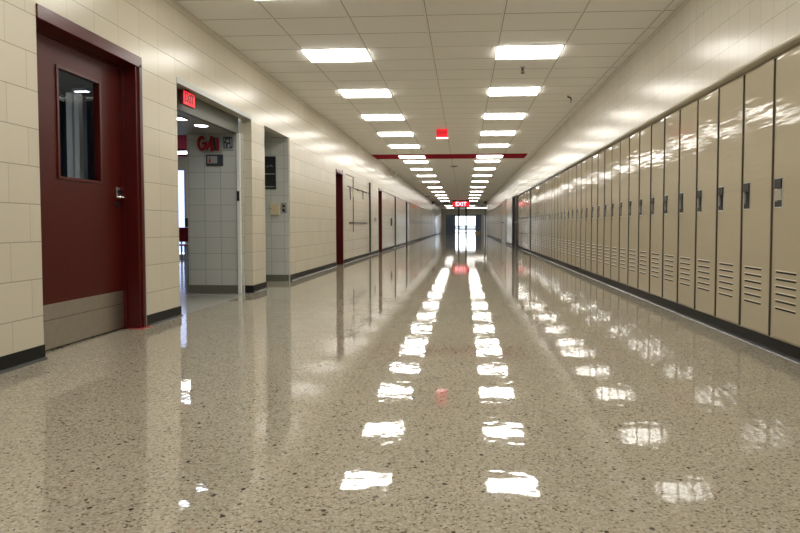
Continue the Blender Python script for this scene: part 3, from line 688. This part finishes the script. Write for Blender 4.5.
# ------------------------------------------------------------------ left wall fittings further on (12 m to 24 m)
def yl(px): return 1430.0/(463.5-px)-0.14
def zl(px, py): return CAMH+(226-py)/(463.5-px)*2.6
o = MB().box(XL+0.001, XL+0.035, yl(369.6), yl(370.4), 0.10, zl(370, 183), bev=0.004).build('conduit', M['darkframe'], origin=(XL, yl(370), 0.1)); tag(o, 'dark vertical conduit on the left wall between the two maroon doorways', 'conduit')
o = MB().box(XL+0.001, XL+0.03, yl(395.1), yl(395.9), 0.10, zl(395.5, 197), bev=0.004).build('conduit', M['darkframe'], origin=(XL, yl(395.5), 0.1)); tag(o, 'dark vertical conduit on the left wall before the grey doorway', 'conduit')
o = MB().box(XL+0.001, XL+0.012, yl(353.4), yl(353.9), zl(353.6, 232), zl(353.6, 178)).box(XL+0.001, XL+0.012, yl(347), yl(355), zl(351, 176)-0.012, zl(351, 176)).build('cable_channel', M['greyframe'], origin=(XL, yl(353.5), 1.0)); tag(o, 'thin dark right-angled cable channel on the left wall', 'cable channel')
rail = thing('hook_rail', 'dark rail with hooks along the left wall after the first maroon doorway', 'hook rail', (XL, yl(357), 1.65))
zr = zl(356, 189)
MB().box(XL+0.0135, XL+0.024, yl(347.5), yl(368.5), zr-0.012, zr+0.006).build('rail', M['dark'], rail)
for px in (348.5, 352, 356, 361.5, 364.5, 367.8): MB().tube([(XL+0.012, yl(px), zr), (XL+0.05, yl(px), zr-0.02), (XL+0.05, yl(px), zr-0.05), (XL+0.07, yl(px), zr-0.03)], 0.007, seg=6).build('hook', M['dark'], rail)
for px, wd, hh, lab, m_ in ((348.7, 0.10, 0.30, 'dark strap hanging from the near end of the wall rail', 'slate'), (351.6, 0.07, 0.24, 'pale brown strap hanging beside the dark strap', 'beigebox'), (361.6, 0.06, 0.22, 'short dark strap hanging from the far half of the wall rail', 'slate')):
    yc = yl(px)
    o = MB().prism([(yc-wd/2, zr-0.02), (yc+wd/2, zr-0.02), (yc+wd*0.35, zr-hh), (yc-wd*0.25, zr-hh*0.95)], XL+0.045, XL+0.055, plane='YZ').build('hanging_strap', M[m_], origin=(XL+0.05, yc, zr)); tag(o, lab, 'strap')
o = MB().box(XL+0.001, XL+0.02, yl(349.6), yl(366.6), zl(358, 222.8)-0.014, zl(358, 222.8)+0.014).build('wall_rail', M['dark'], origin=(XL, yl(358), 0.9)); tag(o, 'low dark rail on the left wall below the hooks', 'rail')
for px, py, lab in ((375.2, 219.5, 'small dark switch on the left wall before the second maroon doorway'), (391.5, 222, 'dark grey control box on the left wall after the second maroon doorway')):
    s_ = 0.07 if px < 380 else 0.14
    o = thing('wall_switch', lab, 'switch', (XL, yl(px), zl(px, py)))
    MB().box(XL+0.001, XL+0.03, yl(px)-s_, yl(px)+s_, zl(px, py)-s_, zl(px, py)+s_, bev=0.003).build('plate', M['slate'] if px > 380 else M['silverpaint'], o)
    MB().box(XL+0.03, XL+0.04, yl(px)-s_*0.4, yl(px)+s_*0.4, zl(px, py)-s_*0.6, zl(px, py)+s_*0.5).build('button', M['dark'], o)
o = MB().box(XL+0.001, XL+0.012, yl(382.6), yl(402.2), 1.94, 1.955).build('cable_channel', M['greyframe'], origin=(XL, yl(392), 1.94)); tag(o, 'long thin horizontal channel above the grey control box on the left wall', 'cable channel')
# double faced clock on a bracket
yc, zc = yl(390.0), CAMH+1.86
o = thing('wall_clock', 'round white clock on a bracket high on the left wall', 'clock', (XL+0.13, yc, zc))
MB().ring((XL+0.135, yc, zc), 0.105, 0.020).build('rim', M['white'], o, smooth=True)
MB().cyl((XL+0.135, yc, zc), 0.100, 0.05, 'Y').build('dial', M['cream_plain'], o)
MB().box(XL+0.133, XL+0.138, yc-0.03, yc-0.027, zc, zc+0.07).box(XL+0.135, XL+0.18, yc-0.03, yc-0.027, zc-0.002, zc+0.003).build('hand', M['dark'], o)
MB().box(XL+0.001, XL+0.03, yc-0.02, yc+0.02, zc-0.03, zc+0.03).build('bracket', M['white'], o)

# ------------------------------------------------------------------ ceiling fittings
o = thing('sprinkler', 'dark sprinkler head below the nearest right ceiling light', 'sprinkler', (0.75, 7.15, CEIL))
MB().cyl((0.75, 7.15, CEIL-0.006), 0.034, 0.012, r2=0.034).build('escutcheon', M['alu'], o)
MB().cyl((0.75, 7.15, CEIL-0.03), 0.012, 0.05).tube([(0.735, 7.15, CEIL-0.045), (0.728, 7.15, CEIL-0.06), (0.75, 7.15, CEIL-0.078)], 0.004).tube([(0.765, 7.15, CEIL-0.045), (0.772, 7.15, CEIL-0.06), (0.75, 7.15, CEIL-0.078)], 0.004).cyl((0.75, 7.15, CEIL-0.080), 0.024, 0.004).build('head', M['dark'], o)
o = MB().tube([(1.62, 8.75, CEIL), (1.62, 8.75, CEIL-0.02), (1.66, 8.75, CEIL-0.03), (1.672, 8.75, CEIL-0.06), (1.665, 8.75, CEIL-0.11)], 0.011, seg=8).build('ceiling_hook', M['dark'], origin=(1.63, 8.75, CEIL), smooth=True); tag(o, 'small black hook on the ceiling near the right wall', 'hook')
o = thing('air_diffuser', 'round dark ceiling diffuser just beyond the red band', 'air vent', (-0.33, 18.7, CEIL))
MB().ring((-0.33, 18.7, CEIL-0.01), 0.13, 0.014, 'Z').build('rim', M['alu'], o, smooth=True); MB().cyl((-0.33, 18.7, CEIL-0.012), 0.10, 0.024, r2=0.12).ring((-0.33, 18.7, CEIL-0.026), 0.06, 0.006, 'Z').build('cone', M['slate'], o)
o = thing('exit_sign', 'red glowing EXIT sign hanging from the ceiling before the red band', 'exit sign', (-0.45, 11.6, CEIL))
MB().box(-0.57, -0.33, 11.58, 11.66, CEIL-0.175, CEIL-0.005, bev=0.004).build('housing', M['exitdark'], o)
MB().box(-0.568, -0.332, 11.574, 11.58, CEIL-0.165, CEIL-0.008).build('face', M['exitred'], o)
text_part('EXIT', 0.105, 0.003, M['exitdark'], o, (-0.45, 11.572, CEIL-0.085), '-Y', sx=0.95)
MB().box(-0.575, -0.325, 11.56, 11.66, CEIL-0.195, CEIL-0.175).build('glow_edge', M['exitpink'], o)
o = thing('exit_sign', 'wide red EXIT sign hanging at the far end of the corridor', 'exit sign', (-0.2, 42.5, CEIL))
MB().box(-0.87, 0.46, 42.5, 42.6, CEIL-0.55, CEIL-0.04, bev=0.01).build('housing', M['exitdark'], o)
MB().box(-0.85, 0.44, 42.49, 42.5, CEIL-0.53, CEIL-0.16).build('face', M['exitred'], o)
text_part('EXIT', 0.42, 0.01, M['exitpink'], o, (-0.2, 42.485, CEIL-0.35), '-Y', sx=1.0)
MB().tube([(-0.6, 42.55, CEIL), (-0.6, 42.55, CEIL-0.05)], 0.02).build('hanger', M['dark'], o); MB().tube([(0.2, 42.55, CEIL), (0.2, 42.55, CEIL-0.05)], 0.02).build('hanger', M['dark'], o)
for x, y, lab in ((-2.48, 45.5, 'dark box at the left ceiling edge near the far end'), (1.8, 45.5, 'dark box at the right ceiling edge near the far end')):
    o = thing('door_holder', lab, 'door holder', (x, y, CEIL)); MB().box(x-0.12, x+0.10, y-0.1, y+0.3, CEIL-0.20, CEIL-0.001, bev=0.01).build('housing', M['dark'], o)
    MB().box(x-0.05, x+0.05, y-0.12, y-0.10, CEIL-0.16, CEIL-0.06).build('plate', M['slate'], o)
o = MB().box(-2.55, -2.30, 37.5, 38.3, CEIL-0.03, CEIL-0.001).build('air_vent', M['dark'], origin=(-2.4, 38, CEIL)); tag(o, 'dark narrow ceiling vent at the left wall far down the corridor', 'air vent')
o = MB().box(XL-0.01, XL+0.015, yl(413), yl(417), 1.80, 1.89).build('wall_notice', M['orange'], origin=(XL, yl(415), 1.8)); tag(o, 'orange notice above the distant left lockers', 'notice')

# ------------------------------------------------------------------ far end
fd = thing('door_frame_posts', 'dark frame of two posts across the far end of the corridor', 'door frame', (0, 52, 0))
for x in (-0.45, 0.24): MB().box(x-0.075, x+0.075, 51.93, 52.07, 0, CEIL).build('post', M['slate'], fd)
o = thing('fire_door', 'dark fire door standing open at the far right corner', 'door', (1.87, 46.9, 0))
MB().box(1.80, 1.88, 47.02, 48.0, 0.01, 2.30).build('door_leaf', M['darkframe'], o); MB().tube([(1.79, 47.2, 1.0), (1.74, 47.2, 1.0), (1.74, 47.8, 1.0), (1.79, 47.8, 1.0)], 0.02).build('push_bar', M['chrome'], o)
t = thing('door_7', None, None, (0, YE, 0)); t['kind'] = 'structure'
fr = MB().box(-2.15, 2.15, YE-0.05, YE+0.1, 2.02, 2.20).box(-2.15, 2.15, YE-0.02, YE+0.08, 0.0, 0.04)
for x in (-2.09, -1.05, -0.62, 0.28, 1.50, 2.09): fr.box(x-0.06, x+0.06, YE-0.04, YE+0.08, 0.04, 2.02)
fr.box(-0.62, 1.5, YE-0.03, YE+0.07, 0.36, 0.50)
for z in (0.45, 0.8, 1.15, 1.5, 1.85): fr.box(-1.05, -0.62, YE-0.02, YE+0.06, z, z+0.06)
fr.build('door_frame', M['enddoor'], t)
for a, b, mat in ((-2.07, -1.09, 'enddoor'), (1.54, 2.07, 'enddoor')): MB().box(a, b, YE+0.0, YE+0.04, 0.04, 2.02).build('panel', M[mat], t)
for a, b in ((-1.01, -0.66), (-0.58, 0.24), (0.32, 1.46)): MB().box(a, b, YE+0.01, YE+0.02, 0.04, 2.02).build('pane', M['glass'], t)
o = thing('cardboard_box', 'brown cardboard box on the floor by the end doors', 'box', (1.55, 64, 0))
MB().box(1.35, 1.95, 63.8, 64.2, 0.001, 0.20, bev=0.004).build('carton', M['cardboard'], o); MB().box(1.35, 1.95, 63.97, 64.03, 0.200, 0.203).build('packing_tape', M['beigebox'], o)
g_ = MB().box(-60, 60, YE+0.2, YE+150, -0.15, -0.02).build('pavement', M['pave']); g_['kind'] = 'structure'
o = thing('boundary_wall', 'low grey wall outside seen through the end door glass', 'wall', (3, YE+60, 0))
MB().box(-8, 12, YE+60, YE+60.3, -0.02, 0.85).build('wall', M['hedge'], o); MB().box(-8.1, 12.1, YE+59.9, YE+60.4, 0.85, 0.95).build('coping', M['slate'], o)

# ------------------------------------------------------------------ world and camera
w = bpy.data.worlds.new('daylight'); S.world = w; w.use_nodes = True
bg = w.node_tree.nodes['Background']; bg.inputs[0].default_value = (0.86, 0.93, 1.0, 1); bg.inputs[1].default_value = 4.0
cam = bpy.data.cameras.new('camera'); co = bpy.data.objects.new('camera', cam); C.objects.link(co); S.camera = co
cam.sensor_width = 36; cam.lens = 550/800*36
co.location = (0, 0, CAMH)
yaw = math.atan(30/550); pitch = R(2)
co.rotation_euler = (R(90)-pitch, 0, yaw)
cam.shift_x = -33.5/800; cam.shift_y = -21.3/800
cam.clip_start = 0.02; cam.clip_end = 500
S.view_settings.view_transform = 'Standard'; S.view_settings.look = 'None'; S.view_settings.gamma = 1; S.view_settings.use_curve_mapping = False
S.view_settings.exposure = 0.34
